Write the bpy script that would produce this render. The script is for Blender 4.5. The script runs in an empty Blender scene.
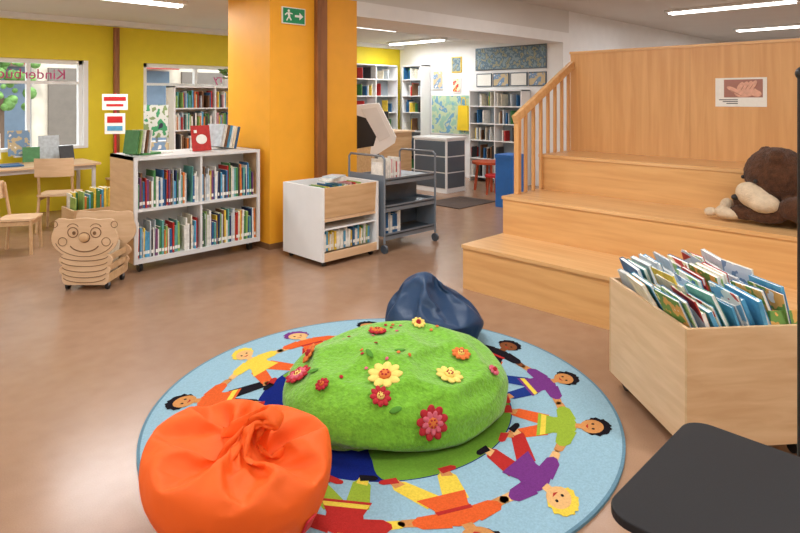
import bpy, math, random
from math import sin, cos, pi, radians
from mathutils import Vector, Matrix, Euler, noise
from mathutils.bvhtree import BVHTree
import bmesh
random.seed(7)
sc = bpy.context.scene
try:
    sc.view_settings.view_transform = 'Standard'
    sc.view_settings.look = 'None'
except Exception as e:
    print(e)

def lin(c):
    c = c/255.0
    return c/12.92 if c <= 0.04045 else ((c+0.055)/1.055)**2.4
def rgb(r, g, b): return (lin(r), lin(g), lin(b), 1.0)

# ---------------------------------------------------------------- soft cloth bags (settled with the cloth solver)
def tear2(p, n_):      # pleated closure, leaning
    t = max(0, n_.z); k = 1-.35*t*t
    a = math.atan2(p.y, p.x)
    k *= 1+.05*t*cos(a*7)
    return Vector((p.x*k+.05*t**2, p.y*k, p.z+.12*t**3))
def sack(p, n_):       # six sewn panels with surplus cloth, closure off to one side
    a = math.atan2(p.y, p.x); s_ = math.hypot(n_.x, n_.y)
    t = max(0, n_.z)
    k = (1+.07*abs(cos(a*3))*s_)*(1-.2*t*t)
    return Vector((p.x*k+.08*t*t, p.y*k, p.z+.08*t**4))
def settle(radii, zc, vol, frames, dims, rot=0, mass=.01, bend=.01, press=3, dens=.5, shape=None, tens=12, sub=5, base=.015):
    bm = bmesh.new(); bmesh.ops.create_icosphere(bm, subdivisions=sub, radius=1)
    for v in bm.verts:
        n_ = v.co.normalized()
        p = Vector((n_.x*radii[0], n_.y*radii[1], n_.z*radii[2]))
        p *= 1+.02*noise.noise(n_*3+Vector((1, 2, 3)))
        if shape: p = shape(p, n_)
        p.z += zc; v.co = p
    me = bpy.data.meshes.new('tmp'); bm.to_mesh(me); v0 = bm.calc_volume(); bm.free()
    faces = [tuple(p.vertices) for p in me.polygons]; rest = [v.co.copy() for v in me.vertices]
    verts = rest
    try:
        o = bpy.data.objects.new('tmp', me); sc.collection.objects.link(o)
        pme = bpy.data.meshes.new('pl'); pme.from_pydata([(-3, -3, 0), (3, -3, 0), (3, 3, 0), (-3, 3, 0)], [], [(0, 1, 2, 3)])
        po = bpy.data.objects.new('pl', pme); sc.collection.objects.link(po)
        po.modifiers.new('c', 'COLLISION'); po.collision.thickness_outer = .005; po.collision.cloth_friction = 20
        c = o.modifiers.new('cloth', 'CLOTH'); s = c.settings
        s.quality = 6; s.mass = mass; s.tension_stiffness = tens; s.compression_stiffness = tens; s.shear_stiffness = tens*.3; s.bending_stiffness = bend
        s.air_damping = 2
        s.use_pressure = True; s.use_pressure_volume = True; s.target_volume = v0*vol; s.pressure_factor = press; s.uniform_pressure_force = 0; s.fluid_density = dens
        c.collision_settings.distance_min = .006; c.collision_settings.collision_quality = 3
        c.point_cache.frame_start = 1; c.point_cache.frame_end = frames+2
        for f in range(1, frames+1): sc.frame_set(f)
        dg = bpy.context.evaluated_depsgraph_get()
        ev = o.evaluated_get(dg).to_mesh()
        verts = [v.co.copy() for v in ev.vertices]
        o.evaluated_get(dg).to_mesh_clear()
        bpy.data.objects.remove(o); bpy.data.objects.remove(po)
        sc.frame_set(1)
        mx = max(max(abs(v.x), abs(v.y), abs(v.z)) for v in verts)
        if not (mx < 2.0): verts = rest
    except Exception as e:
        print('sim', e); verts = rest
    cr, sr = cos(rot), sin(rot)
    verts = [Vector((v.x*cr-v.y*sr, v.x*sr+v.y*cr, v.z)) for v in verts]
    lo = [min(v[i] for v in verts) for i in range(3)]; hi = [max(v[i] for v in verts) for i in range(3)]
    out = []
    for v in verts:
        q = [(v[i]-(lo[i]+hi[i])/2)/(hi[i]-lo[i])*dims[i] for i in range(2)]+[(v.z-lo[2])/(hi[2]-lo[2])*dims[2]+base]
        out.append(Vector(q))
    return out, faces
SB_OR = settle((.36, .35, .34), .35, .70, 80, (.70, .66, .44), .0, mass=.014, bend=.006, press=3, dens=.8, shape=tear2)
SB_BL = settle((.36, .33, .32), .33, .66, 70, (.65, .56, .42), 2.6, mass=.012, bend=.02, press=4, dens=.6, shape=sack)
SB_GR = settle((.52, .45, .32), .33, .86, 60, (1.15, .96, .350), 1.2, mass=.016, bend=.3, press=2.5, dens=.7, tens=18, base=.0165)

# ---------------------------------------------------------------- materials
def base_mat(name):
    m = bpy.data.materials.new(name); m.use_nodes = True
    nt = m.node_tree
    return m, nt, nt.nodes['Principled BSDF']
def mat(name, col, rough=0.5, var=0.08, scale=6.0, bump=0.0, bscale=60.0, metal=0.0, spec=0.5, sheen=0.0):
    m, nt, b = base_mat(name)
    b.inputs['Roughness'].default_value = rough
    b.inputs['Metallic'].default_value = metal
    b.inputs['Specular IOR Level'].default_value = spec
    if sheen: 
        b.inputs['Sheen Weight'].default_value = sheen
    tc = nt.nodes.new('ShaderNodeTexCoord')
    n = nt.nodes.new('ShaderNodeTexNoise'); n.inputs['Scale'].default_value = scale; n.inputs['Detail'].default_value = 3
    nt.links.new(tc.outputs['Object'], n.inputs['Vector'])
    r = nt.nodes.new('ShaderNodeValToRGB')
    r.color_ramp.elements[0].position = 0.3; r.color_ramp.elements[1].position = 0.7
    r.color_ramp.elements[0].color = tuple(c*(1-var) for c in col[:3])+(1,)
    r.color_ramp.elements[1].color = tuple(min(1, c*(1+var)) for c in col[:3])+(1,)
    nt.links.new(n.outputs['Fac'], r.inputs['Fac'])
    nt.links.new(r.outputs['Color'], b.inputs['Base Color'])
    if bump:
        n2 = nt.nodes.new('ShaderNodeTexNoise'); n2.inputs['Scale'].default_value = bscale; n2.inputs['Detail'].default_value = 4
        nt.links.new(tc.outputs['Object'], n2.inputs['Vector'])
        bp = nt.nodes.new('ShaderNodeBump'); bp.inputs['Strength'].default_value = bump; bp.inputs['Distance'].default_value = 0.01
        nt.links.new(n2.outputs['Fac'], bp.inputs['Height']); nt.links.new(bp.outputs['Normal'], b.inputs['Normal'])
    return m
def wood(name, c1, c2, stretch=(1, 1, 12), rough=0.4, scale=2.0):
    m, nt, b = base_mat(name)
    b.inputs['Roughness'].default_value = rough
    tc = nt.nodes.new('ShaderNodeTexCoord'); mp = nt.nodes.new('ShaderNodeMapping')
    mp.inputs['Scale'].default_value = stretch
    n = nt.nodes.new('ShaderNodeTexNoise'); n.inputs['Scale'].default_value = scale; n.inputs['Detail'].default_value = 5; n.inputs['Distortion'].default_value = 0.6
    nt.links.new(tc.outputs['Object'], mp.inputs['Vector']); nt.links.new(mp.outputs['Vector'], n.inputs['Vector'])
    r = nt.nodes.new('ShaderNodeValToRGB'); r.color_ramp.elements[0].position = 0.35; r.color_ramp.elements[1].position = 0.65
    r.color_ramp.elements[0].color = c1; r.color_ramp.elements[1].color = c2
    nt.links.new(n.outputs['Fac'], r.inputs['Fac']); nt.links.new(r.outputs['Color'], b.inputs['Base Color'])
    return m
def voro(name, cols, scale=8, rough=0.6):
    m, nt, b = base_mat(name); b.inputs['Roughness'].default_value = rough
    tc = nt.nodes.new('ShaderNodeTexCoord')
    v = nt.nodes.new('ShaderNodeTexNoise'); v.inputs['Scale'].default_value = scale; v.inputs['Detail'].default_value = 2
    nt.links.new(tc.outputs['Object'], v.inputs['Vector'])
    r = nt.nodes.new('ShaderNodeValToRGB'); r.color_ramp.interpolation = 'CONSTANT'
    n = len(cols)
    while len(r.color_ramp.elements) < n: r.color_ramp.elements.new(0.5)
    for i, c in enumerate(cols):
        r.color_ramp.elements[i].position = 0.0 if i == 0 else 0.32+0.36*(i-1)/max(1, n-2)
        r.color_ramp.elements[i].color = c
    nt.links.new(v.outputs['Fac'], r.inputs['Fac']); nt.links.new(r.outputs['Color'], b.inputs['Base Color'])
    return m
def emis(name, col, s):
    m, nt, b = base_mat(name)
    b.inputs['Base Color'].default_value = col; b.inputs['Emission Color'].default_value = col; b.inputs['Emission Strength'].default_value = s
    return m

WHITE = mat('white_paint', rgb(236, 236, 234), 0.6, 0.02)
CEIL = mat('ceiling_paint', rgb(216, 214, 209), 0.8, 0.02, 2)
YEL = mat('yellow_wall', rgb(226, 204, 36), 0.6, 0.03)
ORA = mat('orange_wall', rgb(246, 172, 42), 0.55, 0.03)
GREYW = mat('shelf_white', rgb(222, 222, 220), 0.4, 0.03)
GLASSY = mat('cabinet_back_blue_grey', rgb(150, 162, 170), 0.3, 0.1, 2)
STEEL = mat('steel_grey', rgb(128, 138, 148), 0.35, 0.03, metal=0.3)
DSTEEL = mat('steel_dark', rgb(88, 98, 108), 0.35, 0.03, metal=0.4)
CHROME = mat('chrome', rgb(190, 192, 195), 0.25, 0.02, metal=0.9)
BLACK = mat('black_plastic', rgb(22, 22, 24), 0.45, 0.1)
TBLACK = mat('black_laminate', rgb(27, 27, 29), 0.6, 0.12, 200, spec=.3)
BROWN = wood('brown_post', rgb(128, 78, 38), rgb(156, 98, 50), (10, 10, 1), 0.5)
MAPLE = wood('maple_panel', rgb(212, 156, 96), rgb(224, 172, 112), (8, 8, 0.5), 0.38, 2.2)
TREAD = wood('maple_tread', rgb(214, 164, 106), rgb(230, 184, 128), (9, 0.5, 9), 0.3, 2.2)
RISER = wood('maple_riser', rgb(210, 156, 96), rgb(224, 174, 112), (9, 0.6, 8), 0.35, 2.2)
BIRCH = wood('birch_ply', rgb(214, 178, 138), rgb(226, 192, 154), (1, 1, 7), 0.45, 3)
BIRCH2 = wood('birch_ply_dark', rgb(200, 160, 116), rgb(214, 178, 134), (1, 7, 7), 0.45, 3)
DOODLE = mat('engraved_line', rgb(120, 84, 50), 0.7)
PAPER = mat('paper', rgb(240, 238, 230), 0.7, 0.03, 30)
PAGES = mat('book_pages', rgb(232, 224, 204), 0.8, 0.05, 90)
GREENS = mat('exit_green', rgb(20, 140, 85), 0.4)
RED = mat('red_paint', rgb(190, 30, 32), 0.4)
REDSEAT = mat('red_wood', rgb(180, 74, 36), 0.5)
BLUEBIN = mat('blue_plastic', rgb(40, 110, 190), 0.4)
MATC = mat('door_mat', rgb(80, 66, 58), 0.95, 0.2, 60)
PINK = mat('pink_vinyl', rgb(190, 40, 110), 0.5)
pal = [(186,44,40),(216,120,50),(230,196,70),(70,130,74),(44,98,144),(84,158,194),(34,52,94),(228,226,218),(238,234,224),(116,66,108),(60,60,62),(148,180,96),(210,150,156),(120,84,56),(196,204,208),(228,218,194),(96,164,154)]
BK = [mat('book_%02d' % i, rgb(*c), 0.45, 0.15, 25) for i, c in enumerate(pal)]
BRIGHT = [BK[i] for i in (4, 5, 5, 8, 11, 16, 7, 6, 2, 0, 14, 15, 3)]
ART = [voro('cover_art_1', [rgb(90, 170, 205), rgb(235, 230, 210), rgb(150, 190, 120), rgb(60, 110, 160)], 14),
       voro('cover_art_2', [rgb(240, 236, 226), rgb(226, 170, 90), rgb(110, 150, 70), rgb(235, 220, 150)], 16),
       voro('cover_art_3', [rgb(70, 120, 170), rgb(120, 180, 215), rgb(240, 240, 235), rgb(200, 80, 70)], 12),
       voro('cover_art_4', [rgb(240, 240, 235), rgb(200, 215, 225), rgb(120, 150, 180), rgb(240, 240, 235)], 10),
       voro('cover_art_5', [rgb(235, 200, 80), rgb(240, 230, 190), rgb(200, 60, 50), rgb(240, 210, 90)], 12)]

# floor
def floor_mat():
    m, nt, b = base_mat('linoleum_floor')
    tc = nt.nodes.new('ShaderNodeTexCoord')
    n = nt.nodes.new('ShaderNodeTexNoise'); n.inputs['Scale'].default_value = 180; n.inputs['Detail'].default_value = 2
    n2 = nt.nodes.new('ShaderNodeTexNoise'); n2.inputs['Scale'].default_value = 9; n2.inputs['Detail'].default_value = 1
    for q in (n, n2): nt.links.new(tc.outputs['Object'], q.inputs['Vector'])
    mx = nt.nodes.new('ShaderNodeMath'); mx.operation = 'ADD'
    nt.links.new(n.outputs['Fac'], mx.inputs[0]); nt.links.new(n2.outputs['Fac'], mx.inputs[1])
    r = nt.nodes.new('ShaderNodeValToRGB')
    r.color_ramp.elements[0].position = 0.3; r.color_ramp.elements[1].position = 0.7
    dv = nt.nodes.new('ShaderNodeMath'); dv.operation = 'MULTIPLY'; dv.inputs[1].default_value = 0.5
    nt.links.new(mx.outputs[0], dv.inputs[0]); nt.links.new(dv.outputs[0], r.inputs['Fac'])
    r.color_ramp.elements[0].color = rgb(150, 117, 92); r.color_ramp.elements[1].color = rgb(164, 130, 104)
    nt.links.new(r.outputs['Color'], b.inputs['Base Color'])
    b.inputs['Roughness'].default_value = 0.24
    b.inputs['Specular IOR Level'].default_value = 0.6
    bp = nt.nodes.new('ShaderNodeBump'); bp.inputs['Strength'].default_value = 0.04; bp.inputs['Distance'].default_value = 0.02
    n3 = nt.nodes.new('ShaderNodeTexNoise'); n3.inputs['Scale'].default_value = 5; nt.links.new(tc.outputs['Object'], n3.inputs['Vector'])
    nt.links.new(n3.outputs['Fac'], bp.inputs['Height']); nt.links.new(bp.outputs['Normal'], b.inputs['Normal'])
    return m
FLOOR = floor_mat()

# ---------------------------------------------------------------- mesh builder
class MB:
    def __init__(s): s.v = []; s.f = []; s.m = []; s.sm = []; s.mats = []
    def mi(s, mt):
        if mt not in s.mats: s.mats.append(mt)
        return s.mats.index(mt)
    def add(s, vs, fs, mt, M=None, smooth=False):
        o = len(s.v); k = s.mi(mt)
        for p in vs:
            p = Vector(p)
            if M is not None: p = M @ p
            s.v.append(tuple(p))
        for f in fs:
            s.f.append([i+o for i in f]); s.m.append(k); s.sm.append(smooth)
    def box(s, c, sz, mt, rot=None, M=None):
        x, y, z = sz[0]/2, sz[1]/2, sz[2]/2
        vs = [(-x,-y,-z),(x,-y,-z),(x,y,-z),(-x,y,-z),(-x,-y,z),(x,-y,z),(x,y,z),(-x,y,z)]
        T = Matrix.Translation(c)
        if rot: T = T @ Euler(rot).to_matrix().to_4x4()
        if M is not None: T = M @ T
        s.add(vs, [(0,3,2,1),(4,5,6,7),(0,1,5,4),(1,2,6,5),(2,3,7,6),(3,0,4,7)], mt, T)
    def bx(s, a, b, mt, M=None):
        s.box([(a[i]+b[i])/2 for i in range(3)], [abs(b[i]-a[i]) for i in range(3)], mt, M=M)
    def cyl(s, p0, p1, r, mt, n=14, r2=None, M=None, smooth=True):
        p0 = Vector(p0); p1 = Vector(p1); r2 = r if r2 is None else r2
        d = (p1-p0); q = d.to_track_quat('Z', 'Y').to_matrix()
        vs = []
        for k in range(n):
            a = 2*pi*k/n; e = q @ Vector((cos(a), sin(a), 0))
            vs.append(p0+e*r)
        for k in range(n):
            a = 2*pi*k/n; e = q @ Vector((cos(a), sin(a), 0))
            vs.append(p1+e*r2)
        s.add(vs, [(k, (k+1) % n, n+(k+1) % n, n+k) for k in range(n)], mt, M, smooth)
        s.add(vs[:n], [tuple(range(n-1, -1, -1))], mt, M); s.add(vs[n:], [tuple(range(n))], mt, M)
    def ell(s, c, r, mt, n=18, rot=None, M=None, fn=None):
        if not isinstance(r, (tuple, list)): r = (r, r, r)
        T = Matrix.Translation(c)
        if rot: T = T @ Euler(rot).to_matrix().to_4x4()
        if M is not None: T = M @ T
        h = max(6, n//2); vs = []; fs = []
        for i in range(1, h):
            ph = pi*i/h
            for k in range(n):
                a = 2*pi*k/n; p = Vector((r[0]*sin(ph)*cos(a), r[1]*sin(ph)*sin(a), r[2]*cos(ph)))
                vs.append(p)
        vs.append(Vector((0, 0, r[2]))); vs.append(Vector((0, 0, -r[2])))
        t = len(vs)-2; bt = len(vs)-1
        for i in range(h-2):
            for k in range(n):
                fs.append((i*n+k, (i+1)*n+k, (i+1)*n+(k+1) % n, i*n+(k+1) % n))
        for k in range(n):
            fs.append((t, k, (k+1) % n)); fs.append((bt, (h-2)*n+(k+1) % n, (h-2)*n+k))
        s.add(vs, fs, mt, T, True)
    def tube(s, pts, r, mt, M=None, n=10):
        for a, b in zip(pts[:-1], pts[1:]): s.cyl(a, b, r, mt, n, M=M)
        for p in pts[1:-1]: s.ell(p, r, mt, n, M=M)
    def prism(s, pts, y0, y1, mt, M=None):   # polygon in XZ, extruded in Y
        n = len(pts)
        vs = [(p[0], y0, p[1]) for p in pts]+[(p[0], y1, p[1]) for p in pts]
        fs = [tuple(range(n)), tuple(range(2*n-1, n-1, -1))]+[(k, k+n, (k+1) % n+n, (k+1) % n) for k in range(n)]
        s.add(vs, fs, mt, M)
    def prismz(s, pts, z0, z1, mt, M=None):
        n = len(pts)
        vs = [(p[0], p[1], z0) for p in pts]+[(p[0], p[1], z1) for p in pts]
        fs = [tuple(range(n-1, -1, -1)), tuple(range(n, 2*n))]+[(k, (k+1) % n, (k+1) % n+n, k+n) for k in range(n)]
        s.add(vs, fs, mt, M)
    def flat(s, pts, z, mt, M=None):
        s.add([(p[0], p[1], z) for p in pts], [tuple(range(len(pts)))], mt, M)
    def build(s, name, loc=(0, 0, 0), rz=0, bevel=0, parent=None):
        me = bpy.data.meshes.new(name); me.from_pydata(s.v, [], s.f)
        for mt in s.mats: me.materials.append(mt)
        me.polygons.foreach_set('material_index', s.m); me.polygons.foreach_set('use_smooth', s.sm)
        me.update()
        o = bpy.data.objects.new(name, me); sc.collection.objects.link(o)
        o.location = loc; o.rotation_euler = (0, 0, rz)
        if bevel:
            b = o.modifiers.new('bev', 'BEVEL'); b.width = bevel; b.segments = 2; b.limit_method = 'ANGLE'; b.angle_limit = radians(50)
        if parent: o.parent = parent
        return o

def W(x, y, z=0): return Vector(((x+y)*0.70711, (y-x)*0.70711, z))   # diagonal survey axes -> room axes
def rrect(x0, y0, x1, y1, r, n=8):
    pts = []
    for cx, cy, a0 in ((x1-r, y0+r, -90), (x1-r, y1-r, 0), (x0+r, y1-r, 90), (x0+r, y0+r, 180)):
        for k in range(n+1):
            a = radians(a0+90*k/n); pts.append((cx+r*cos(a), cy+r*sin(a)))
    return pts
def circ(cx, cy, rx, ry=None, n=32):
    ry = ry or rx
    return [(cx+rx*cos(2*pi*k/n), cy+ry*sin(2*pi*k/n)) for k in range(n)]

def books(mb, x0, x1, y, z, d=(0.15, 0.2), h=(0.2, 0.3), mats=BK, M=None, label=True, full=0.95, t=(0.008, 0.03)):
    x = x0
    while x < x1:
        w = random.uniform(*t); hh = random.uniform(*h); dd = random.uniform(*d)
        if x+w > x1: break
        if random.random() > full: x += random.uniform(0.02, 0.08); continue
        mt = random.choice(mats); lean = random.choice([0, 0, 0, 0, 0.03, -0.02])
        yo = y+random.uniform(0, 0.02)
        mb.box((x+w/2, yo+dd/2, z+hh/2), (w*0.94, dd, hh), mt, (0, lean, 0), M)
        mb.box((x+w/2, yo+dd/2+0.004, z+hh/2+0.0012), (w*0.7, dd-0.006, hh), PAGES, (0, lean, 0), M)
        if label and w > 0.012: mb.box((x+w/2, yo-0.0008, z+0.045), (w*0.9, 0.0015, 0.03), PAPER, None, M)
        x += w+0.001

# ---------------------------------------------------------------- room shell
def slab(name, a, b, mt, bevel=0):
    m = MB(); c = [(a[i]+b[i])/2 for i in range(3)]
    m.box((0, 0, 0), [abs(b[i]-a[i]) for i in range(3)], mt)
    return m.build(name, c, bevel=bevel)
H1, H2 = 2.76, 3.15
slab('floor', (-3.2, -3.2, -0.1), (18.2, 9.7, 0), FLOOR)
slab('ceiling', (-3.2, 5.44, H1), (9.7, 9.9, H1+0.6), CEIL)
slab('ceiling.001', (-3.2, -3.2, H2), (18.2, 5.44, H2+0.2), CEIL)
slab('trim_1', (4.71, 5.44, 2.58), (9.5, 6.31, H1), WHITE)      # beam past the column
slab('trim_2', (-3.0, 9.36, 2.68), (9.5, 9.5, H1), WHITE)       # curtain rail boxing
# window wall
m = MB()
def wseg(a0, a1, z0, z1): m.bx((a0, 9.5, z0), (a1, 9.72, z1), YEL)
wseg(-3.2, 0.3, 0, H1); wseg(2.96, 3.81, 0, H1); wseg(6.4, 9.7, 0, H1)
for a0, a1 in ((0.3, 2.96), (3.81, 6.4)):
    wseg(a0, a1, 0, 0.87); wseg(a0, a1, 2.15, H1)
m.build('wall_left')
slab('wall_back', (9.5, 5.44, 0), (9.7, 9.5, H1), WHITE)
slab('wall_side', (9.7, 5.44, 0), (18.0, 5.6, H2), WHITE)
slab('wall_far', (18.0, -3.0, 0), (18.2, 5.6, H2), WHITE)
slab('wall_right', (-3.0, -3.2, 0), (18.2, -3.0, H2), WHITE)
slab('wall_rear', (-3.2, -3.2, 0), (-3.0, 9.7, H2), WHITE)
m = MB(); m.bx((0.0, 0, 0), (1.21, 0.87, 2.76), ORA); m.bx((-0.008, -0.008, 0), (1.218, 0.878, 0.06), DOODLE)
m.build('orange_column', (3.50, 5.44, 0))
m = MB(); m.bx((-0.07, -0.07, 0), (0.07, 0.0, 3.1), BROWN); m.build('timber_post', (4.14, 5.435, 0), bevel=0.01)
m = MB(); m.cyl((0, 0, 0), (0, 0, 2.66), 0.045, BROWN); m.build('heating_pipe', (3.38, 9.44, 0))

def window(name, a0, a1, text, mull):
    m = MB(); w = a1-a0
    F = WHITE
    m.bx((0, -0.02, 0), (w, 0.2, 0.04), F); m.bx((0, 0.05, 1.22), (w, 0.15, 1.28), F)
    m.bx((0, 0.05, 0), (0.07, 0.15, 1.28), F); m.bx((w-0.07, 0.05, 0), (w, 0.15, 1.28), F)
    m.bx((w-0.02, -0.01, 0), (w+0.04, 0.05, 1.28), F)
    for x in mull: m.bx((x-0.025, 0.06, 0.04), (x+0.025, 0.14, 1.22), F)
    m.bx((0.05, 0.07, 0.93), (w-0.05, 0.12, 0.97), F)
    o = m.build(name, (a0, 9.5, 0.87))
    cu = bpy.data.curves.new(name+'_text', 'FONT'); cu.body = text; cu.size = 0.2; cu.extrude = 0.001; cu.align_x = 'CENTER'
    cu.materials.append(PINK)
    t = bpy.data.objects.new('lettering', cu); sc.collection.objects.link(t); t.parent = o
    t.rotation_euler = (radians(90), 0, 0); t.scale = (-1, 1, 1); t.location = (w-0.80, 0.04, 1.0)
    return o
window('window_1', 0.3, 2.96, 'Kinderbücher', (1.0, 1.95))
window('window_2', 3.81, 6.4, 'World Library', (0.9, 1.75))

# outside world
m = MB()
FAC = mat('facade', rgb(190, 178, 160), 0.8, 0.15, 2); FW = mat('facade_glass', rgb(84, 98, 112), 0.3); SHOP = mat('shop_awning', rgb(170, 70, 60), .7); SHOP2 = mat('shop_front', rgb(100, 90, 80), .6)
m.bx((-12, 20.01, -0.14), (30, 22, 12), FAC)
for i in range(20):
    for k in range(4):
        m.bx((-11+i*2.05, 19.97, 0.7+k*3), (-11+i*2.05+1.1, 20.05, 2.4+k*3), FW)
    m.bx((-11.2+i*2.05, 19.9, .0), (-9.6+i*2.05, 20.05, 2.5), (SHOP2, FW)[i % 2])
    if i % 2: m.box((-10.4+i*2.05, 19.6, 2.75), (1.7, .8, .06), SHOP, (.5, 0, 0))
m.build('street_facade')
slab('street_pavement', (-14, 9.9, -0.35), (32, 19.5, -0.15), mat('asphalt', rgb(150, 148, 142), 0.9, 0.1, 3))
LEAF = mat('foliage', rgb(100, 136, 70), 0.8, 0.4, 8); BARK = mat('bark', rgb(90, 70, 55), 0.9)
def tree(x, y, s):
    m = MB(); m.cyl((0, 0, 0), (0, 0, 2.4*s), 0.09, BARK)
    for i in range(80):
        m.ell((random.uniform(-.9, .9)*s, random.uniform(-.7, .7)*s, random.uniform(2.0, 4.0)*s), random.uniform(.08, .22)*s, LEAF, 8)
    m.build('street_tree', (x, y, -0.145))
for x, y, s in ((-2.0, 15.5, .8), (3.4, 17, .75), (10.5, 16, 1)): tree(x, y, s)

# ---------------------------------------------------------------- stepped seating
m = MB()
L = 4.6
B0 = 3.196
def stepbox(a0, z0, z1):
    m.bx((a0, B0-L, z0), (5.728, B0, z1-0.028), RISER)
    m.bx((a0-0.010, B0-L, z1-0.028), (5.728, B0+0.008, z1), TREAD)
stepbox(3.945, 0.0, 0.37); stepbox(4.52, 0.37, 0.71); stepbox(5.135, 0.71, 1.05)
m.build('stepped_seating')
m = MB()
m.bx((5.73, B0-L, 0), (5.79, B0, 2.06), MAPLE)
m.bx((5.72, B0-L, 2.06), (5.80, B0+0.005, 2.085), TREAD)
m.bx((5.79, B0-0.06, 0), (8.6, B0, 2.06), MAPLE)
m.bx((8.54, B0-L, 0), (8.6, B0-0.06, 2.06), MAPLE)
SEAM = mat('panel_seam', rgb(180, 128, 76), .6)
for k in range(4):
    b = B0-1.22*k-1.2; m.bx((5.729, b-0.0012, 1.05), (5.74, b+0.0012, 2.06), SEAM)
m.build('wood_partition')
# hand rail
m = MB()
y = B0-0.03
p0 = Vector((4.66, y, 1.40)); p1 = Vector((5.72, y, 1.95))
d = p1-p0; ang = math.atan2(d.z, d.x)
m.box((p0+p1)/2, (d.length, 0.045, 0.075), TREAD, (0, -ang, 0))
for k in range(8):
    a = 4.71+0.132*k; zr = p0.z+(a-p0.x)*d.z/d.x
    zb = 0.712 if a < 5.12 else 1.052
    m.box((a, y, (zr+zb)/2), (0.028 if k else 0.05, 0.028 if k else .05, zr-zb), MAPLE)
m.build('handrail', bevel=0.003)
# paper sign
m = MB()
m.bx((-0.003, -0.2, -0.125), (0, 0.2, 0.125), PAPER)
SK1 = mat('print_skin', rgb(224, 172, 148), .7, .12, 40); SK2 = mat('print_bg', rgb(170, 120, 106), .7); SK3 = mat('print_crease', rgb(170, 110, 92), .7)
m.bx((-0.004, -0.17, -0.045), (-0.003, 0.13, 0.11), SK2)
for k in range(4): m.ell((-0.0045, -.10+.034*k, .062-.004*k), (.001, .019, .044), SK1, 14, (.55, 0, 0)); m.ell((-0.0048, -.118+.034*k, .05-.004*k), (.001, .003, .036), SK3, 8, (.55, 0, 0))
m.ell((-0.0046, -.04, .0), (.001, .09, .042), SK1, 16, (-.15, 0, 0)); m.ell((-0.005, .055, .02), (.001, .06, .02), SK1, 12, (.5, 0, 0)); m.ell((-0.0052, .04, -.004), (.001, .06, .003), SK3, 12, (.5, 0, 0)); m.ell((-0.0049, -.12, -.01), (.001, .045, .03), SK1, 12, (.3, 0, 0))
for k in range(3): m.bx((-0.004, 0.02, -0.062-k*0.016), (-0.003, 0.17-0.03*k, -0.069-k*0.016), BLACK)
m.build('paper_sign', (5.7275, 1.58, 1.65))

# ---------------------------------------------------------------- exit sign
m = MB()
m.bx((-.15, -.02, -.09), (.15, 0, .09), PAPER); m.bx((-.14, -.022, -.08), (.14, -.018, .08), GREENS)
m.prism([(.01, -.012), (.07, -.012), (.07, -.04), (.12, 0), (.07, .04), (.07, .012), (.01, .012)], -.024, -.02, PAPER)
m.prism(circ(-.07, .05, .014), -.024, -.02, PAPER)
for q in ([(-.09, .03), (-.06, .035), (-.05, -.01), (-.075, -.012)], [(-.075, -.01), (-.055, -.01), (-.03, -.045), (-.045, -.055)], [(-.075, -.01), (-.06, -.005), (-.09, -.06), (-.105, -.055)], [(-.06, .035), (-.055, .02), (-.02, .015), (-.02, .025)], [(-.09, .035), (-.085, .02), (-.115, -.005), (-.12, .01)]):
    m.prism(q, -.024, -.02, PAPER)
m.build('exit_sign', (3.79, 5.436, 2.49))

# ---------------------------------------------------------------- low double-sided bookshelf
m = MB(); w, dd, h = 1.30, 0.60, 1.06
m.bx((0, 0, 0.09), (0.025, dd, h), BIRCH); m.bx((w-0.025, 0, .09), (w, dd, h), BIRCH2)
m.bx((-0.001, -0.004, .09), (0.03, 0.02, h), GREYW); m.bx((w-.03, -.004, .09), (w, .02, h), GREYW)
m.bx((0, 0, h-.03), (w, dd, h), GREYW)
m.bx((.025, 0, .09), (w-.025, dd, .13), GREYW); m.bx((.025, 0.0, .56), (w-.025, dd, .585), GREYW)
m.bx((.025, dd/2-.01, .13), (w-.025, dd/2+.01, h-.03), GREYW)
m.bx((w/2-.01, 0.01, .13), (w/2+.01, dd/2, h-.03), GREYW)
LIBB = [BK[i] for i in (0, 1, 2, 3, 4, 5, 6, 7, 7, 8, 8, 9, 10, 11, 13, 14, 14, 15, 3, 4, 16)]
for zz in (.13, .585):
    for x0, x1 in ((.03, w/2-.015), (w/2+.015, w-.03)):
        books(m, x0, x1, .03, zz, h=(.22, .35), full=.99, mats=LIBB, t=(.006, .024))
        books(m, x0, x1, .34, zz, h=(.2, .33))
for x in (.08, w-.08):
    for yy in (.08, dd-.08):
        m.cyl((x-.015, yy, .04), (x+.015, yy, .04), .04, BLACK); m.bx((x-.02, yy-.02, .06), (x+.02, yy+.02, .09), STEEL)
m.build('mobile_bookshelf', (2.135, 5.53, 0))
# display on top
m = MB(); h = 1.062
m.box((.75, .22, h+.13), (.2, .012, .26), BK[0], (-.2, 0, .0)); m.box((.75, .26, h+.005), (.16, .1, .01), BK[7])
m.ell((.75, .207, h+.12), (.06, .004, .05), PAPER, rot=(-.2, 0, 0)); 
m.box((.68, .203, h+.2), (.03, .004, .03), PAPER, (-.2, 0, 0))
for k in range(7):
    m.box((.93+.035*k, .28+.01*k, h+.15-.006*k), (.02, .2, .24), [BK[14], BK[7], BK[13], BK[5], BK[8], BK[15], BK[4]][k], (0, .35, .5))
m.box((.35, .35, h+.006), (.25, .2, .012), BK[8])
m.box((.2, .3, h+.01), (.2, .26, .02), BK[3], (0, 0, .3))
for k in range(5): m.box((.07+.03*k, .25, h+.125), (.012, .17, .22), BK[[3, 11, 8, 13, 7][k]], (0, .15, .4))
m.build('displayed_books', (2.135, 5.53, 0))
h = 1.06

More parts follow.
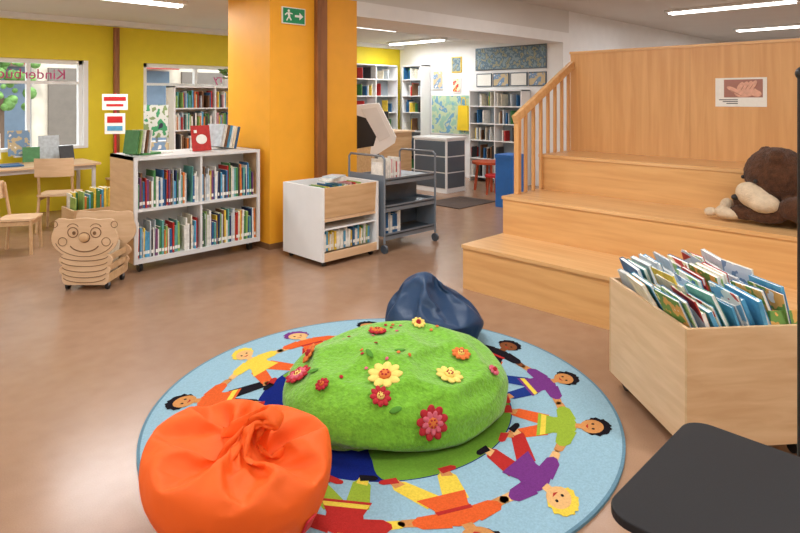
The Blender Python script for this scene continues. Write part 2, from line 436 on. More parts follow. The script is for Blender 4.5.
# ---------------------------------------------------------------- white browsing box
m = MB(); w, dd, h = .72, .65, .75
m.prismz([(0, 0), (.025, 0), (.025, dd), (0, dd)], 0.05, h, WHITE)
m.bx((w-.025, 0, .05), (w, dd, h), WHITE)
m.bx((.025, 0, .05), (w-.025, dd, .09), BIRCH); m.bx((.025, dd-.02, .09), (w-.025, dd, h-.0), WHITE)
m.bx((.025, 0.02, .42), (w-.025, dd-.02, .45), BIRCH)
m.box((w/2, .025, .60), (w-.05, .02, .29), BIRCH2, (0.06, 0, 0))
m.bx((.025, 0.0, .09), (w-.025, .018, .13), BIRCH)
m.bx((.025, .02, .34), (w-.025, .3, .35), WHITE)
books(m, .05, w-.05, .05, .13, h=(.15, .2), mats=[BK[i] for i in (3, 8, 4, 2, 11, 7, 5)], full=1)
for k in range(24):
    m.box((.06+.026*k, .3, .58+random.uniform(0, .03)), (.016, .22, .26), random.choice(BK), (0, .1, 0))
for x in (.06, w-.06):
    for yy in (.06, dd-.06): m.cyl((x-.012, yy, .025), (x+.012, yy, .025), .025, BLACK)
for k in range(3): m.box((.3+.02*k, .25, .775+.018*k), (.2, .16, .016), random.choice(BRIGHT), (0, 0, .2*k))
m.build('picture_book_box', (3.47, 4.50, 0), bevel=0.002)

# ---------------------------------------------------------------- grey book trolley
m = MB(); w, dd = .78, .56
for x in (0, w):
    pts = [(x, 0, .1), (x, 0, .97), (x, .03, 1.0), (x, dd-.03, 1.0), (x, dd, .97), (x, dd, .1)]
    m.tube(pts, .012, STEEL)
for z in (.17, .46, .74):
    m.bx((0.01, 0, z), (w-.01, dd, z+.012), DSTEEL)
    for yy in (0, dd-.008): m.bx((.01, yy, z-.04), (w-.01, yy+.008, z+.03), STEEL)
m.bx((.0, .01, .17), (.006, dd-.01, .80), STEEL); m.bx((w-.006, .01, .17), (w, dd-.01, .50), STEEL)
m.bx((.01, dd/2-.004, .2), (w-.01, dd/2+.004, .74), DSTEEL)
books(m, .02, .3, .05, .752, h=(.17, .22), mats=[BK[0], BK[7], BK[12], BK[8]]); books(m, .05, .3, .05, .182, h=(.18, .24), mats=[BK[0], BK[4], BK[7]])
for x in (0, w):
    for yy in (0, dd):
        m.cyl((x-.012, yy, .045), (x+.012, yy, .045), .045, DSTEEL, 18); m.cyl((x, yy, .045), (x, yy, .12), .01, CHROME)
m.build('book_trolley', (4.245, 4.47, 0))

# ---------------------------------------------------------------- caterpillar book bin
m = MB()
def critter(y0, y1):
    # one silhouette: broad smiling head with two small feeler knobs, coiled body tapering to the base
    prof = []
    def r_at(a):
        # polar outline of the head
        base = 1/math.sqrt((cos(a)/.29)**2+(sin(a)/.165)**2)
        for c0 in (radians(32), radians(148)):
            dlt = (a-c0+pi) % (2*pi)-pi
            base += .062*math.exp(-(dlt/.20)**2)
        return base
    m.prism([(r_at(2*pi*k/72)*cos(2*pi*k/72), .42+r_at(2*pi*k/72)*sin(2*pi*k/72)) for k in range(72)], y0, y1, BIRCH)
    m.prism(circ(0.01, .245, .235, .085, 36), y0+.0015, y1-.0015, BIRCH); m.prism(circ(.0, .165, .225, .075, 36), y0+.0025, y1-.0025, BIRCH)
    m.prism(rrect(-.20, .045, .21, .2, .05), y0+.0035, y1-.0035, BIRCH)
critter(0, .022); critter(.34, .362)
def line(pts, r=.004): m.tube([(p[0], -.001, p[1]) for p in pts], r, DOODLE, n=6)
def arc(cx, cz, rx, rz, a0, a1, r=.004, n=16): line([(cx+rx*cos(radians(a0+(a1-a0)*k/n)), cz+rz*sin(radians(a0+(a1-a0)*k/n))) for k in range(n+1)], r)
for sx in (-1, 1):
    arc(sx*.10, .47, .045, .04, 0, 360); m.prism(circ(sx*.09, .465, .015), -.004, 0, DOODLE)
    arc(sx*.10, .49, .055, .05, 30, 150, .003)
    arc(sx*.262, .535, .028, .026, 0, 360, .003); arc(sx*.19, .395, .038, .034, 0, 360, .003)
m.ell((0, -.01, .43), (.045, .02, .036), BIRCH2); arc(0, .43, .048, .039, 0, 360)
arc(0, .385, .13, .07, 200, 340, .005)
for k, zz in enumerate((.255, .21, .165, .12, .08)): arc(.0, zz+.03, .21-.006*k, .045, 190, 350, .003)
arc(0, .42, .26, .145, 195, 345, .003)
for sx in (-1, 1):
    for zz in (.10, .17, .25): m.box((sx*.19, .18, zz), (.016, .32, .05), BIRCH2)
m.box((0.01, .18, .07), (.38, .33, .02), BIRCH2)
for k in range(9): m.box((-.14+.035*k, .2, .21), (.02, .22, .26), random.choice(BRIGHT), (0, .08, 0))
for sx in (-.17, .18):
    for yy in (.05, .31): m.cyl((sx-.012, yy, .03), (sx+.012, yy, .03), .03, BLACK); m.bx((sx-.015, yy-.015, .03), (sx+.015, yy+.015, .065), STEEL)
p = W(-2.62, 4.98)
o = m.build('caterpillar_book_bin', (p.x, p.y, 0), radians(-45), bevel=.003)
o.scale = (.95, 1, 1.03)

# ---------------------------------------------------------------- rug
m = MB()
RC = W(-.085, 3.14); RR = 1.185
def carpet(n, c, v=.1): return mat('rug_'+n, rgb(*c), 0.95, v, 120, 0.6, 400, spec=0.1)
RB = carpet('light_blue', (150, 186, 202)); RD = carpet('deep_blue', (18, 36, 120)); RG = carpet('leaf_green', (108, 154, 50)); RE = carpet('edge', (104, 140, 158))
cols = {k: carpet(k, c) for k, c in dict(orange=(222, 96, 44), yellow=(230, 202, 74), purple=(116, 54, 128), black=(24, 20, 28), red=(180, 46, 42), skin=(228, 180, 120), brown=(130, 76, 44), lime=(150, 176, 56), blue=(30, 56, 130), white=(232, 230, 220), tan=(204, 142, 84)).items()}
m.prismz(circ(0, 0, RR, RR, 128), 0, .012, RE); m.flat(circ(0, 0, RR-.014, RR-.014, 128), .0123, RB)
m.flat(circ(0, 0, .66, .66, 96), .0126, RD)
def wob(cx, cy, r, sd, amp=.25, n=48, lim=.655):
    o = []
    for k in range(n):
        a = 2*pi*k/n; q = r*(1+amp*noise.noise(Vector((cos(a)*1.5+sd, sin(a)*1.5, sd))))
        x = cx+q*cos(a); y = cy+q*sin(a); l = math.hypot(x, y)
        if l > lim: x *= lim/l; y *= lim/l
        o.append((x, y))
    return o
def Wd(x, y): v = W(x, y); return v.x, v.y
c = Wd(.42, -.16); m.flat(wob(c[0], c[1], .42, 3), .0130, RG)
c = Wd(.22, -.48); m.flat(wob(c[0], c[1], .27, 8), .0131, RG)
c = Wd(-.42, .40); m.flat(wob(c[0], c[1], .22, 12), .0130, RG)
figs = [('purple','blue','tan','black'),('black','orange','brown','black'),('red','blue','skin','yellow'),('red','yellow','tan','black'),('orange','red','skin','purple'),('yellow','orange','skin','yellow'),('orange','black','tan','black'),('lime','blue','skin','orange'),('purple','orange','brown','black'),('red','lime','yellow','yellow'),('orange','yellow','tan','black'),('purple','red','skin','yellow'),('lime','orange','tan','black')]
def cap(p, q, w0, w1):
    p = Vector(p); q = Vector(q); d = (q-p).normalized(); nn = Vector((-d.y, d.x))
    pts = [p+nn*w0, p-nn*w0, q-nn*w1, q+d*w1*.8-nn*w1*.3, q+d*w1*.8+nn*w1*.3, q+nn*w1]
    return [tuple(x) for x in pts]
for i in range(13):
    sh, pa, sk, ha = figs[i]
    th = radians(12.2+27.7*i-45)      # rug angle in room axes
    sw = 0.34*sin(i*2.1+.5)
    def T(s_, r_):
        s2 = s_+sw*(r_-.85)
        return (r_*cos(th)-s2*sin(th), r_*sin(th)+s2*cos(th))
    def poly(pts, z, c): m.flat([T(*q) for q in pts], z, cols[c])
    z = .0134; dz = .00012
    kick = .05*cos(i*1.7)
    for sg in (-1, 1):
        fx = sg*.105+kick
        poly(cap((sg*.045, .82), (fx, .675), .050, .038), z+dz*(sg+1), pa)
        poly(cap((fx, .68), (fx+sg*.008, .645), .024, .022), z+dz*(3), sk)
        poly(cap((fx-sg*.01, .640), (fx+sg*.055, .632), .020, .016), z+dz*4, 'black' if i % 2 else 'red')
        jj = .02*((i+(sg > 0)) % 2)
        poly(cap((sg*.05, .925), (sg*.155, .905), .044, .034), z+dz*5, sh)
        poly(cap((sg*.145, .905), (sg*.215, .885), .024, .02), z+dz*3, sk)
    poly([(-.08, .95), (-.03, .968), (.03, .968), (.08, .95), (.072, .86), (.105, .785), (-.105, .785), (-.072, .86)], z+dz*6, sh)
    if i % 3 == 0: poly([(-.097, .80), (.097, .80), (.085, .825), (-.085, .825)], z+dz*7, 'yellow')
    if i % 3 == 1: poly([(-.076, .87), (.076, .87), (.073, .89), (-.073, .89)], z+dz*7, 'red')
    poly([(-.022, .962), (.022, .962), (.022, .995), (-.022, .995)], z+dz*7, sk)
    poly([((.080+.008*cos(7*pi*k/12))*cos(2*pi*k/36), 1.062+(.068+.006*sin(5*pi*k/6))*sin(2*pi*k/36)) for k in range(36)], z+dz*8, ha)
    poly([(.062*cos(2*pi*k/20), 1.040+.055*sin(2*pi*k/20)) for k in range(20)], z+dz*9, sk)
    for sg in (-1, 1): poly([(sg*.022+.008*cos(2*pi*k/8), 1.045+.008*sin(2*pi*k/8)) for k in range(8)], z+dz*10, 'black')
    poly([(-.022, 1.022), (.022, 1.022), (.0, 1.01)], z+dz*10, 'red')
m.build('play_rug', (RC.x, RC.y, 0))

# ---------------------------------------------------------------- soft things
def bag(name, data, mt, x, y, sub=1):
    mb = MB(); mb.add(data[0], data[1], mt, None, True)
    p = W(x, y); o = mb.build(name, (p.x, p.y, 0), radians(-45))
    if sub:
        s = o.modifiers.new('s', 'SUBSURF'); s.levels = 1; s.render_levels = 1
    return o
OB = mat('orange_canvas', rgb(238, 98, 28), 0.6, .04, 5, .15, 300, spec=.3)
OB2 = mat('orange_label', rgb(200, 30, 50), 0.6)
o = bag('orange_beanbag', SB_OR, OB, -.605, 2.25)
bo = BVHTree.FromPolygons(SB_OR[0], SB_OR[1])
def tag(parent, bv, dirv, w_, h_, mt, zc=.14):
    hit = bv.ray_cast(Vector((dirv[0]*2, dirv[1]*2, zc)), Vector((-dirv[0], -dirv[1], 0)))
    if hit[0] is None: return
    q = MB(); q.box((0, 0, 0), (w_, h_, .006), mt, None, Matrix.Translation(hit[0]+hit[1]*.003) @ hit[1].to_track_quat('Z', 'Y').to_matrix().to_4x4())
    t = q.build('tag'); t.parent = parent
tag(o, bo, (.86, -.5), .05, .06, OB2, .12)
BB = mat('navy_canvas', rgb(22, 54, 88), 0.45, .08, 5, .1, 300, spec=.4)
o = bag('blue_beanbag', SB_BL, BB, .225, 3.97)
tag(o, BVHTree.FromPolygons(SB_BL[0], SB_BL[1]), (.5, -.86), .06, .04, mat('tag_maroon', rgb(130, 30, 50), .6), .1)
# green hill cushion
GP = mat('green_plush', rgb(116, 176, 50), 0.95, .18, 45, .7, 70, spec=.05, sheen=.35)
vs, fs = SB_GR
mb = MB(); mb.add(vs, fs, GP, None, True)
bvh = BVHTree.FromPolygons([Vector(v) for v in vs], fs)
ox, oy = -.015, 3.09
hill = W(ox, oy)
FY = mat('felt_yellow', rgb(236, 210, 110), .9, .05, 50, .3, 200); FO = mat('felt_orange', rgb(216, 116, 50), .9, .05, 50, .3, 200)
FR = mat('felt_red', rgb(176, 34, 44), .9, .05, 50, .3, 200); FP = mat('felt_pink', rgb(210, 100, 116), .9, .05, 50, .3, 200); FG = mat('felt_leaf', rgb(80, 140, 40), .9)
def frame_at(x, y):
    hit = bvh.ray_cast(Vector((x, y, 2)), Vector((0, 0, -1)))
    if hit[0] is None:
        hit = bvh.find_nearest(Vector((x, y, .12)))
    pos, nn = hit[0], hit[1]
    if nn.dot(Vector((pos.x, pos.y, .4))) < 0: nn = -nn
    return Matrix.Translation(pos+nn*.003) @ nn.to_track_quat('Z', 'Y').to_matrix().to_4x4()
def flower(x, y, r, pet, cen, n=9, two=None):
    M = frame_at(x, y)
    for k in range(n):
        a = 2*pi*k/n+.2
        mb.ell((cos(a)*r*.64, sin(a)*r*.64, .008), (r*.38, r*.27, .008), pet, 12, (0, -.12, a), M)
    if two:
        for k in range(n):
            a = 2*pi*k/n+.5; mb.ell((cos(a)*r*.42, sin(a)*r*.42, .014), (r*.28, r*.17, .007), two, 8, (0, -.1, a), M)
    mb.ell((0, 0, .012), (r*.36, r*.36, .014), cen, 14, None, M)
    for k in range(6):
        a = k*1.05; mb.ell((cos(a)*r*.2, sin(a)*r*.2, .024), (r*.07, r*.07, .004), FR, 6, None, M)
def leaf(x, y, a, r=.03, mt=FG):
    M = frame_at(x, y); mb.ell((0, 0, .003), (r, r*.45, .004), mt, 10, (0, 0, a), M)
for fx, fy, r, pt, ce, tw in ((-.07, 2.82, .084, FY, FO, None), (.235, 2.88, .068, FY, FY, None), (.31, 3.06, .05, FO, FY, None), (.14, 2.66, .074, FR, FO, FP), (-.09, 2.70, .05, FR, FY, None), (-.12, 3.20, .05, FR, FO, FO), (-.5, 2.97, .068, FR, FY, FP), (-.46, 3.10, .055, FO, FR, None), (-.36, 2.80, .035, FR, FO, None), (.46, 2.98, .03, FP, FR, None), (.1, 3.3, .04, FY, FR, None)):
    flower(fx-ox, fy-oy, r, pt, ce, 9, tw)
for lx, ly, a in ((-.02, 2.66, .3), (.0, 3.0, 1), (-.42, 2.90, 1), (-.15, 2.95, 2.2)): leaf(lx-ox, ly-oy, a)
for k in range(22):
    a = random.uniform(0, 2*pi); r = random.uniform(.1, .45); M = frame_at(r*cos(a), r*sin(a)*.85)
    mb.ell((0, 0, .002), (.010, .010, .003), random.choice([FR, FP, FO]), 8, None, M)
mb.build('flower_hill_cushion', (hill.x, hill.y, 0), radians(-45))

# ---------------------------------------------------------------- wooden book bin on the right
m = MB(); w, dd, h = .62, .76, .60; t_ = .018
m.bx((0, 0, .08), (w, t_, h), BIRCH2); m.bx((0, dd-t_, .08), (w, dd, h), BIRCH2)
m.bx((0, t_, .08), (t_, dd-t_, h), BIRCH); m.bx((w-t_, t_, .08), (w, dd-t_, h), BIRCH)
m.bx((t_, t_, .08), (w-t_, dd-t_, .10), BIRCH); m.bx((t_, t_, .40), (w-t_, dd-t_, .415), BIRCH)
for x in (.07, w-.07):
    for yy in (.07, dd-.07): m.cyl((x-.014, yy, .035), (x+.014, yy, .035), .035, BLACK); m.bx((x-.02, yy-.02, .05), (x+.02, yy+.02, .08), STEEL)
def pbook(T, bw, th, bh, mt, art=None):
    m.bx((0, -bw/2, 0), (.002, bw/2, bh), art or mt, T); m.bx((th-.002, -bw/2, 0), (th, bw/2, bh), mt, T)
    m.bx((.002, bw/2-.002, 0), (th-.002, bw/2, bh), mt, T); m.bx((.002, -bw/2+.004, .002), (th-.002, bw/2-.002, bh-.004), PAPER, T)
BB2 = [BK[i] for i in (5, 5, 4, 8, 8, 7, 14, 16, 4, 15, 2, 14, 7, 0, 5)]
for (y0, y1) in ((.03, .26), (.275, .50), (.515, .74)):
    x = .12
    while x < w-.03:
        th = random.uniform(.008, .022); bw = random.uniform(.18, y1-y0-.005); bh = random.uniform(.25, .34)+(.02 if x > .35 else 0)
        ln = -.46+random.uniform(-.15, .10)
        T = Matrix.Translation((x, (y0+y1)/2+random.uniform(-.008, .008), .42)) @ Euler((random.uniform(-.08, .08), ln*max(.5, 1-.7*x), random.uniform(-.09, .09))).to_matrix().to_4x4()
        if random.random() < .35: T = T @ Matrix.Translation((th, 0, 0)) @ Euler((0, 0, pi)).to_matrix().to_4x4()
        pbook(T, bw, th, bh, random.choice(BB2), random.choice(ART+[None, None, None]))
        x += th*1.08+random.uniform(.003, .018)
m.box((.5, .035, .53), (.17, .012, .24), ART[1], (-.12, 0, 0))
m.build('wooden_book_bin', (2.708, .955, 0), radians(-39.6))

# ---------------------------------------------------------------- black side table + stand
m = MB()
m.prismz(rrect(-.26, -.46, .26, .46, .06), .70, .72, TBLACK)
for x in (-.2, .2):
    for yy in (-.38, .38): m.cyl((x, yy, 0), (x*.95, yy*.95, .70), .016, BLACK)
m.build('black_side_table', (1.475, .145, 0), bevel=.003)
m = MB(); m.cyl((0, 0, 0), (0, 0, .02), .14, BLACK, 28); m.cyl((0, 0, .02), (0, 0, 1.66), .014, BLACK)
m.ell((0, 0, 1.67), .02, BLACK)
m.build('black_pole_stand', W(1.142, 1.7))

# ---------------------------------------------------------------- teddy bear
FUR = mat('brown_fur', rgb(84, 54, 36), .95, .35, 30, 1.0, 120, spec=.1, sheen=.15)
CREAM = mat('cream_fur', rgb(216, 194, 164), .95, .1, 30, .8, 120, spec=.1)
bear = bpy.data.objects.new('teddy_bear', None); sc.collection.objects.link(bear); bear.location = (4.85, 1.05, .722)
def soft(mbx, name, vox=.014, dis=.012):
    o = mbx.build(name, (0, 0, 0)); o.parent = bear
    r = o.modifiers.new('r', 'REMESH'); r.mode = 'VOXEL'; r.voxel_size = vox; r.use_smooth_shade = True
    s_ = o.modifiers.new('s', 'SMOOTH'); s_.iterations = 5; s_.factor = .6
    tx = bpy.data.textures.new(name+'_tex', 'CLOUDS'); tx.noise_scale = .02
    dm = o.modifiers.new('d', 'DISPLACE'); dm.texture = tx; dm.strength = dis; dm.mid_level = .5
    return o
m = MB()
m.ell((.06, -.30, .22), (.2, .24, .21), FUR)                # torso
m.ell((.01, .06, .34), (.19, .21, .195), FUR)               # head
m.ell((.04, -.10, .30), (.15, .15, .15), FUR)               # neck
m.ell((-.13, .03, .475), (.045, .06, .06), FUR, rot=(0, .5, 0)); m.ell((.15, .16, .47), (.045, .055, .06), FUR)     # ears
m.ell((-.13, -.12, .13), (.08, .15, .085), FUR, rot=(0, 0, .1)); m.ell((-.10, .1, .07), (.09, .14, .065), FUR)   # near arm
m.ell((-.08, -.2, .1), (.11, .18, .1), FUR); m.ell((.13, .1, .09), (.08, .22, .085), FUR); m.ell((.11, .28, .085), (.07, .1, .08), FUR)
m.ell((-.10, .24, .065), (.06, .1, .055), FUR)
soft(m, 'body')
m = MB(); m.ell((-.12, .17, .19), (.09, .125, .09), CREAM, rot=(.5, 0, .3)); m.ell((-.15, .10, .15), (.08, .10, .07), CREAM); soft(m, 'muzzle', .01, .006)
m = MB(); m.ell((-.12, .37, .055), (.06, .05, .05), CREAM); m.ell((-.12, .33, .045), (.05, .08, .04), CREAM); m.ell((.06, .395, .07), (.06, .05, .062), CREAM); m.ell((-.1, .46, .04), (.05, .045, .035), CREAM); soft(m, 'paws', .01, .006)
m = MB(); m.ell((-.16, .28, .175), (.03, .024, .022), BLACK); m.ell((-.165, .15, .30), .014, BLACK); m.ell((-.04, .26, .31), .014, BLACK); o = m.build('nose_and_eyes'); o.parent = bear

# ---------------------------------------------------------------- chairs & table by the window
def chair(name, loc, rz, s=1.0, curved=True):
    m = MB(); sh = .45*s; w = .21*s
    m.prismz(rrect(-w, -w, w, w, .05), sh-.02, sh, BIRCH)
    for sx in (-1, 1):
        m.cyl((sx*w*.9, -w*.85, 0), (sx*w*.85, -w*.8, sh-.02), .016, BIRCH2)
        m.cyl((sx*w*.95, w*1.05, 0), (sx*w*.85, w*.85, sh), .016, BIRCH2); m.cyl((sx*w*.85, w*.85, sh), (sx*w*.85, w*1.15, sh+.42*s), .015, BIRCH2)
        m.box((sx*w*.86, 0, sh-.05), (.02, w*1.6, .04), BIRCH2)
    m.box((0, -w*.8, sh-.05), (w*1.6, .02, .04), BIRCH2)
    n = 10
    for k in range(n):
        x0 = -w*1.0+2*w*k/n; x1 = x0+2*w/n
        y0 = w*1.12+.04*s*cos((k/n-.5)*pi); y1 = w*1.12+.04*s*cos(((k+1)/n-.5)*pi)
        vs = [(x0, y0, sh+.22*s), (x1, y1, sh+.22*s), (x1, y1+.02, sh+.44*s), (x0, y0+.02, sh+.44*s), (x0, y0+.012, sh+.22*s), (x1, y1+.012, sh+.22*s), (x1, y1+.032, sh+.44*s), (x0, y0+.032, sh+.44*s)]
        m.add(vs, [(0, 1, 2, 3), (7, 6, 5, 4), (3, 2, 6, 7), (0, 4, 5, 1), (0, 3, 7, 4), (1, 5, 6, 2)], BIRCH)
    m.build(name, loc, rz)
chair('wooden_chair', (2.25, 8.12, 0), radians(150))
chair('wooden_chair.001', (1.62, 7.2, 0), radians(60), .82)
m = MB(); m.prismz(rrect(0, 0, 2.0, .8, .04), .70, .725, BIRCH)
m.bx((.08, .08, .64), (1.92, .72, .70), GREYW)
for x in (.08, 1.92):
    for yy in (.08, .72): m.cyl((x, yy, 0), (x, yy, .7), .025, GREYW)
m.build('reading_table', (.9, 8.62, 0))
m = MB()
m.box((1.5, .4, .742), (.3, .22, .03), BK[8]); m.box((1.0, .35, .738), (.25, .3, .02), BK[4]); m.box((1.72, .55, .84), (.2, .02, .2), BK[10], (-.2, 0, .3)); m.box((1.3, .6, .84), (.2, .02, .2), BK[3], (-.2, 0, -.2))
m.build('table_books', (.9, 8.62, 0))
m = MB(); m.bx((0, 0, .04), (.7, .02, .34), BIRCH2); m.bx((0, .4, .04), (.7, .42, .34), BIRCH2); m.bx((0, .02, .04), (.02, .4, .34), BIRCH); m.bx((.68, .02, .04), (.7, .4, .34), BIRCH); m.bx((.02, .02, .04), (.68, .4, .06), BIRCH)
books(m, .04, .66, .06, .2, h=(.26, .36), d=(.16, .2), mats=[BK[i] for i in (2, 3, 11, 1, 4, 8, 5)]); books(m, .04, .66, .25, .2, h=(.24, .32), d=(.1, .13), mats=[BK[i] for i in (2, 3, 11, 0, 4, 8)])
for x in (.05, .65):
    for yy in (.05, .37): m.cyl((x-.01, yy, .02), (x+.01, yy, .02), .02, BLACK)
m.build('book_crate', (2.15, 7.3, 0), radians(0))
m = MB(); m.bx((0, 0, 0), (.7, .3, .42), mat('yellow_cabinet', rgb(235, 190, 30), .5)); m.bx((-.01, -.01, .42), (.71, .31, .44), BIRCH)
books(m, .05, .65, .05, .44, h=(.15, .25), full=.8); m.build('low_cabinet', (3.15, 8.9, 0))
# leaflet stand
m = MB(); m.cyl((0, 0, 0), (0, 0, .02), .17, RED, 24); m.cyl((0, 0, .02), (0, 0, 1.66), .014, RED)
m.box((0, -.02, 1.55), (.3, .01, .2), PAPER); m.box((0, -.026, 1.59), (.26, .004, .05), RED); m.box((0, -.026, 1.51), (.2, .004, .03), RED)
m.box((0, -.02, 1.28), (.24, .01, .26), PAPER); m.box((0, -.026, 1.33), (.18, .004, .08), RED); m.box((0, -.026, 1.22), (.18, .004, .06), BK[5])
p = W(-3.58, 7.55); m.build('leaflet_stand', (p.x, p.y, 0), radians(-35))

# generic bookcase
def bookcase(name, loc, rz, w, d, h, shelves, mt=WHITE, mats=BK, full=.9, bh=(.18, .27), back=None):
    m = MB(); m.bx((0, 0, 0), (.022, d, h), mt); m.bx((w-.022, 0, 0), (w, d, h), mt); m.bx((0, 0, h-.022), (w, d, h), mt)
    m.bx((.022, d-.012, 0), (w-.022, d, h-.022), back or mt)
    nb = max(1, round(w/.6))
    for k in range(1, nb): m.bx((w*k/nb-.01, .005, 0), (w*k/nb+.01, d-.012, h-.022), mt)
    for z in shelves:
        m.bx((.022, .004, z-.02), (w-.022, d-.012, z), mt)
        for k in range(nb): books(m, w*k/nb+.03, w*(k+1)/nb-.03, .02, z, d=(d*.5, d*.8), h=bh, mats=mats, full=full, label=False)
    return m.build(name, loc, rz)
bookcase('white_bookcase', (3.95, 8.72, 0), 0, 1.35, .28, 1.78, (.1, .45, .8, 1.12, 1.45))
MUTE = [BK[i] for i in (7, 8, 14, 15, 10, 4, 13, 2, 0, 3)]
bookcase('white_bookcase.001', (9.2, 7.3, 0), radians(-90), 1.2, .28, 1.75, (.1, .45, .8, 1.12, 1.45), full=.4, mats=MUTE, back=GLASSY)
bookcase('white_bookcase.002', (6.6, 9.17, 0), 0, 2.5, .3, 2.3, (.1, .5, .9, 1.3, 1.65, 2.0), full=.25, mats=MUTE, back=GLASSY)
bookcase('white_bookcase.003', (9.2, 9.15, 0), radians(-90), .58, .28, 2.3, (.1, .5, .9, 1.3, 1.65, 2.0), full=.3, mats=MUTE, back=GLASSY)
# plants & posters near second window
m = MB(); m.cyl((0, 0, 0), (0, 0, .12), .07, WHITE, r2=.09)
for k in range(26):
    a = random.uniform(0, 6.28); r = random.uniform(.0, .12); m.ell((r*cos(a), r*sin(a), random.uniform(.14, .28)), (.05, .03, .012), LEAF, 8, (random.uniform(-.6, .6), random.uniform(-.6, .6), a))
m.build('potted_plant', (4.9, 8.86, 1.782))
m = MB(); P1 = voro('poster_mixed', [rgb(30, 60, 120), rgb(120, 140, 90), rgb(200, 200, 190), rgb(60, 140, 90), rgb(40, 40, 60)], 7)
P2 = voro('poster_warm', [rgb(240, 235, 225), rgb(200, 180, 140), rgb(120, 150, 180), rgb(240, 235, 225)], 9)
m.box((0, 0, 1.3), (.32, .012, .42), P1); m.box((0, 0, .82), (.32, .012, .42), P2)
m.cyl((0, .02, 0), (0, .02, 1.5), .014, STEEL); m.cyl((0, .02, 0), (0, .02, .02), .16, STEEL, 24)
p = W(-3.15, 7.75); m.build('poster_stand', (p.x, p.y, 0), radians(-45))
m = MB()
for k, (x, z) in enumerate(((0, 0), (.34, .03), (.7, -.05))): m.box((x, 0, z+.16), (.26, .006, .34), (BK[8], P2, BK[14])[k], (-.12, 0, 0)); m.box((x, .03, z*0+.01), (.1, .08, .02), WHITE)
m.build('window_poster', (1.75, 9.36, .80), 0)

# ---------------------------------------------------------------- back room
MAP1 = voro('map_poster', [rgb(120, 170, 190), rgb(150, 190, 170), rgb(190, 205, 165), rgb(110, 160, 190), rgb(200, 200, 170)], 6)
MAP2 = voro('city_map', [rgb(110, 130, 110), rgb(130, 150, 155), rgb(90, 115, 130), rgb(150, 150, 125), rgb(90, 105, 100)], 12)
def wallpic(name, b, z, w, h, mt, fr=WHITE):
    m = MB(); m.box((0, 0, 0), (.02, w, h), fr); m.box((-.011, 0, 0), (.002, w-.04, h-.04), mt); m.build(name, (9.488, b, z))
wallpic('wall_map', 8.0, 1.26, 1.08, .82, MAP1); wallpic('city_map', 6.56, 2.36, 1.6, .44, MAP2, DSTEEL)
wallpic('framed_picture', 7.85, 2.28, .26, .32, MAP2, BK[2])
wallpic('notice_sheet', 8.35, 1.98, .3, .4, P2, PAPER); wallpic('notice_sheet.001', 7.85, 1.86, .22, .3, ART[4], PAPER)
for k in range(4): wallpic('pin_board' if k == 0 else 'pin_board.%03d' % k, 7.15-.4*k, 1.95, .37, .26, P2 if k % 2 else PAPER, DSTEEL)
m = MB(); YB = mat('yellow_bag', rgb(235, 200, 40), .7)
m.prism([(-.14, -.5), (.14, -.5), (.11, 0), (-.11, 0)], -.03, .03, YB); m.tube([(-.06, 0, 0), (-.04, 0, .16), (.04, 0, .16), (.06, 0, 0)], .008, YB)
m.build('hanging_bag', (9.42, 7.62, 1.45), radians(90))
m = MB()
m.bx((0, 0, 0), (.5, .75, .9), GREYW)
for k in range(3):
    m.bx((-.008, .03, .08+.27*k), (0, .72, .33+.27*k), DSTEEL); m.bx((.03, -.008, .08+.27*k), (.47, 0, .33+.27*k), DSTEEL)  # dark flat panels stand in for the shaded interior of an open shelf unit
m.bx((-.02, -.02, .9), (.52, .77, .93), GREYW); m.build('shelf_unit', (7.65, 6.55, 0))
m = MB(); m.bx((0, 0, 0), (.9, .04, .98), BIRCH2); m.bx((0, .04, 0), (.04, 1.1, .98), BIRCH2); m.bx((-.03, -.03, .98), (.95, 1.1, 1.01), BIRCH)
m.box((.4, .4, 1.2), (.04, .45, .32), BLACK, (0, 0, .5)); m.cyl((.4, .4, 1.01), (.4, .4, 1.1), .03, BLACK)
m.build('service_counter', (7.0, 7.6, 0))
m = MB(); m.prismz(circ(0, 0, .3, n=28), .46, .5, REDSEAT)
for a in (.8, 2.37, 3.94, 5.5): m.cyl((.25*cos(a), .25*sin(a), 0), (.2*cos(a), .2*sin(a), .46), .024, REDSEAT)
m.build('red_stool', (8.5, 6.3, 0))
m = MB(); m.prismz(circ(0, 0, .2, n=28), .3, .33, RED)
for a in (.8, 2.37, 3.94, 5.5): m.cyl((.17*cos(a), .17*sin(a), 0), (.13*cos(a), .13*sin(a), .3), .018, REDSEAT)
m.build('red_stool.001', (8.15, 5.88, 0))
slab('door_mat', (6.7, 5.5, 0.001), (7.6, 6.2, .01), MATC)
m = MB(); m.prismz(rrect(0, 0, .36, .3, .04), 0, .72, BLUEBIN); m.prismz(rrect(-.01, -.01, .37, .31, .04), .72, .77, BLUEBIN); m.build('blue_bin', (7.25, 4.98, 0))
# catalogue terminal: tilted white housing with a black screen, on a foot
m = MB()
m.prism([(-.28, 1.50), (.05, 1.53), (.30, 1.04), (.28, .96), (-.03, .76), (-.07, .82), (-.03, 1.08), (-.28, 1.34)], 0, .30, WHITE)
m.prism([(-.275, 1.36), (-.07, 1.30), (.02, 1.06), (-.02, .92), (-.27, .88)], -.004, .26, BLACK)
m.prism([(-.20, 1.44), (.02, 1.47), (.22, 1.06), (.06, .98)], -.006, 0, GREYW)
m.cyl((.02, .15, .02), (.02, .15, .95), .035, STEEL); m.cyl((.02, .15, 0), (.02, .15, .025), .24, STEEL, 28)
p = W(-.354, 8.5); m.build('catalogue_terminal', (p.x, p.y, 0), radians(-45), bevel=.006)

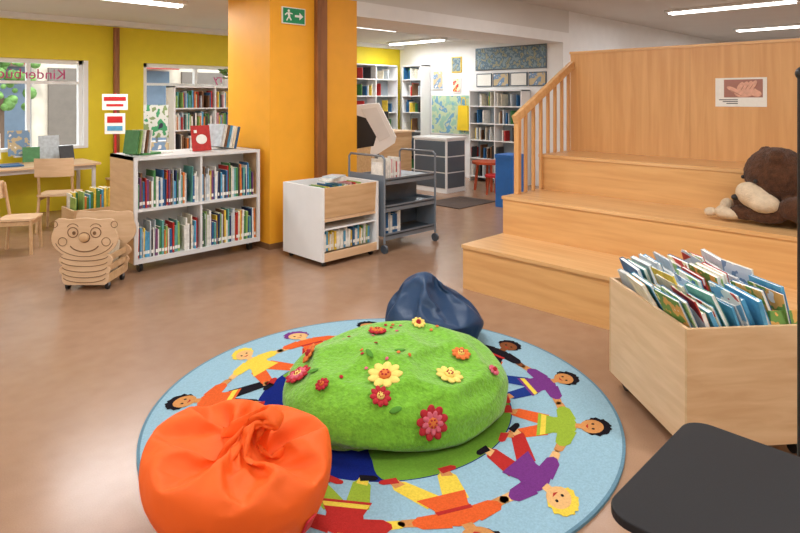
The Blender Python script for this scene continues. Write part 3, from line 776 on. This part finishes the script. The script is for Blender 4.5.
# ---------------------------------------------------------------- lights
TUBE = emis('tube_glow', (1, .98, .94, 1), 6.0)
def lamp(a0, b0, a1, b1, z, power):
    m = MB(); cx, cy = (a0+a1)/2, (b0+b1)/2; lx, ly = abs(a1-a0), abs(b1-b0)
    m.box((0, 0, -.02), (lx, ly, .04), GREYW)
    if lx > ly:
        for yy in (-ly*.25, ly*.25): m.cyl((-lx/2+.05, yy, -.055), (lx/2-.05, yy, -.055), .014, TUBE)
    else:
        for xx in (-lx*.25, lx*.25): m.cyl((xx, -ly/2+.05, -.055), (xx, ly/2-.05, -.055), .014, TUBE)
    o = m.build('ceiling_light', (cx, cy, z))
    ld = bpy.data.lights.new('tube_light', 'AREA'); ld.shape = 'RECTANGLE'; ld.size = lx; ld.size_y = ly; ld.energy = power; ld.color = (.975, .98, 1.0)
    lo = bpy.data.objects.new('tube_light', ld); sc.collection.objects.link(lo); lo.parent = o; lo.location = (0, 0, -.08)
for a in (-1.0, 2.6, 6.9, 10.8, 14.7):
    for b in (-1.4, 2.2):
        lamp(a, b, a+.3, b+2.0, H2, 66 if a < 6 else 46)
for a, pw in ((-2.6, 50), (1.9, 50), (5.6, 44)): lamp(a, 6.9, a+1.4, 7.1, H1, pw)
lamp(8.6, 7.5, 8.8, 9.0, H1, 36)

w = bpy.data.worlds.new('sky'); sc.world = w; w.use_nodes = True
bg = w.node_tree.nodes['Background']; bg.inputs['Color'].default_value = (.86, .93, 1, 1); bg.inputs['Strength'].default_value = 4.5
sd = bpy.data.lights.new('sun', 'SUN'); sd.energy = 2.0; sd.angle = .02; so = bpy.data.objects.new('sun', sd); sc.collection.objects.link(so)
so.rotation_euler = (radians(40), 0, radians(-20))

# ---------------------------------------------------------------- camera
cd = bpy.data.cameras.new('camera'); cd.sensor_width = 36; cd.lens = 27; cd.shift_y = -0.2106; cd.clip_start = .05
co = bpy.data.objects.new('camera', cd); sc.collection.objects.link(co)
co.location = (0, 0, 1.6); co.rotation_euler = (radians(90), 0, radians(-45))
sc.camera = co
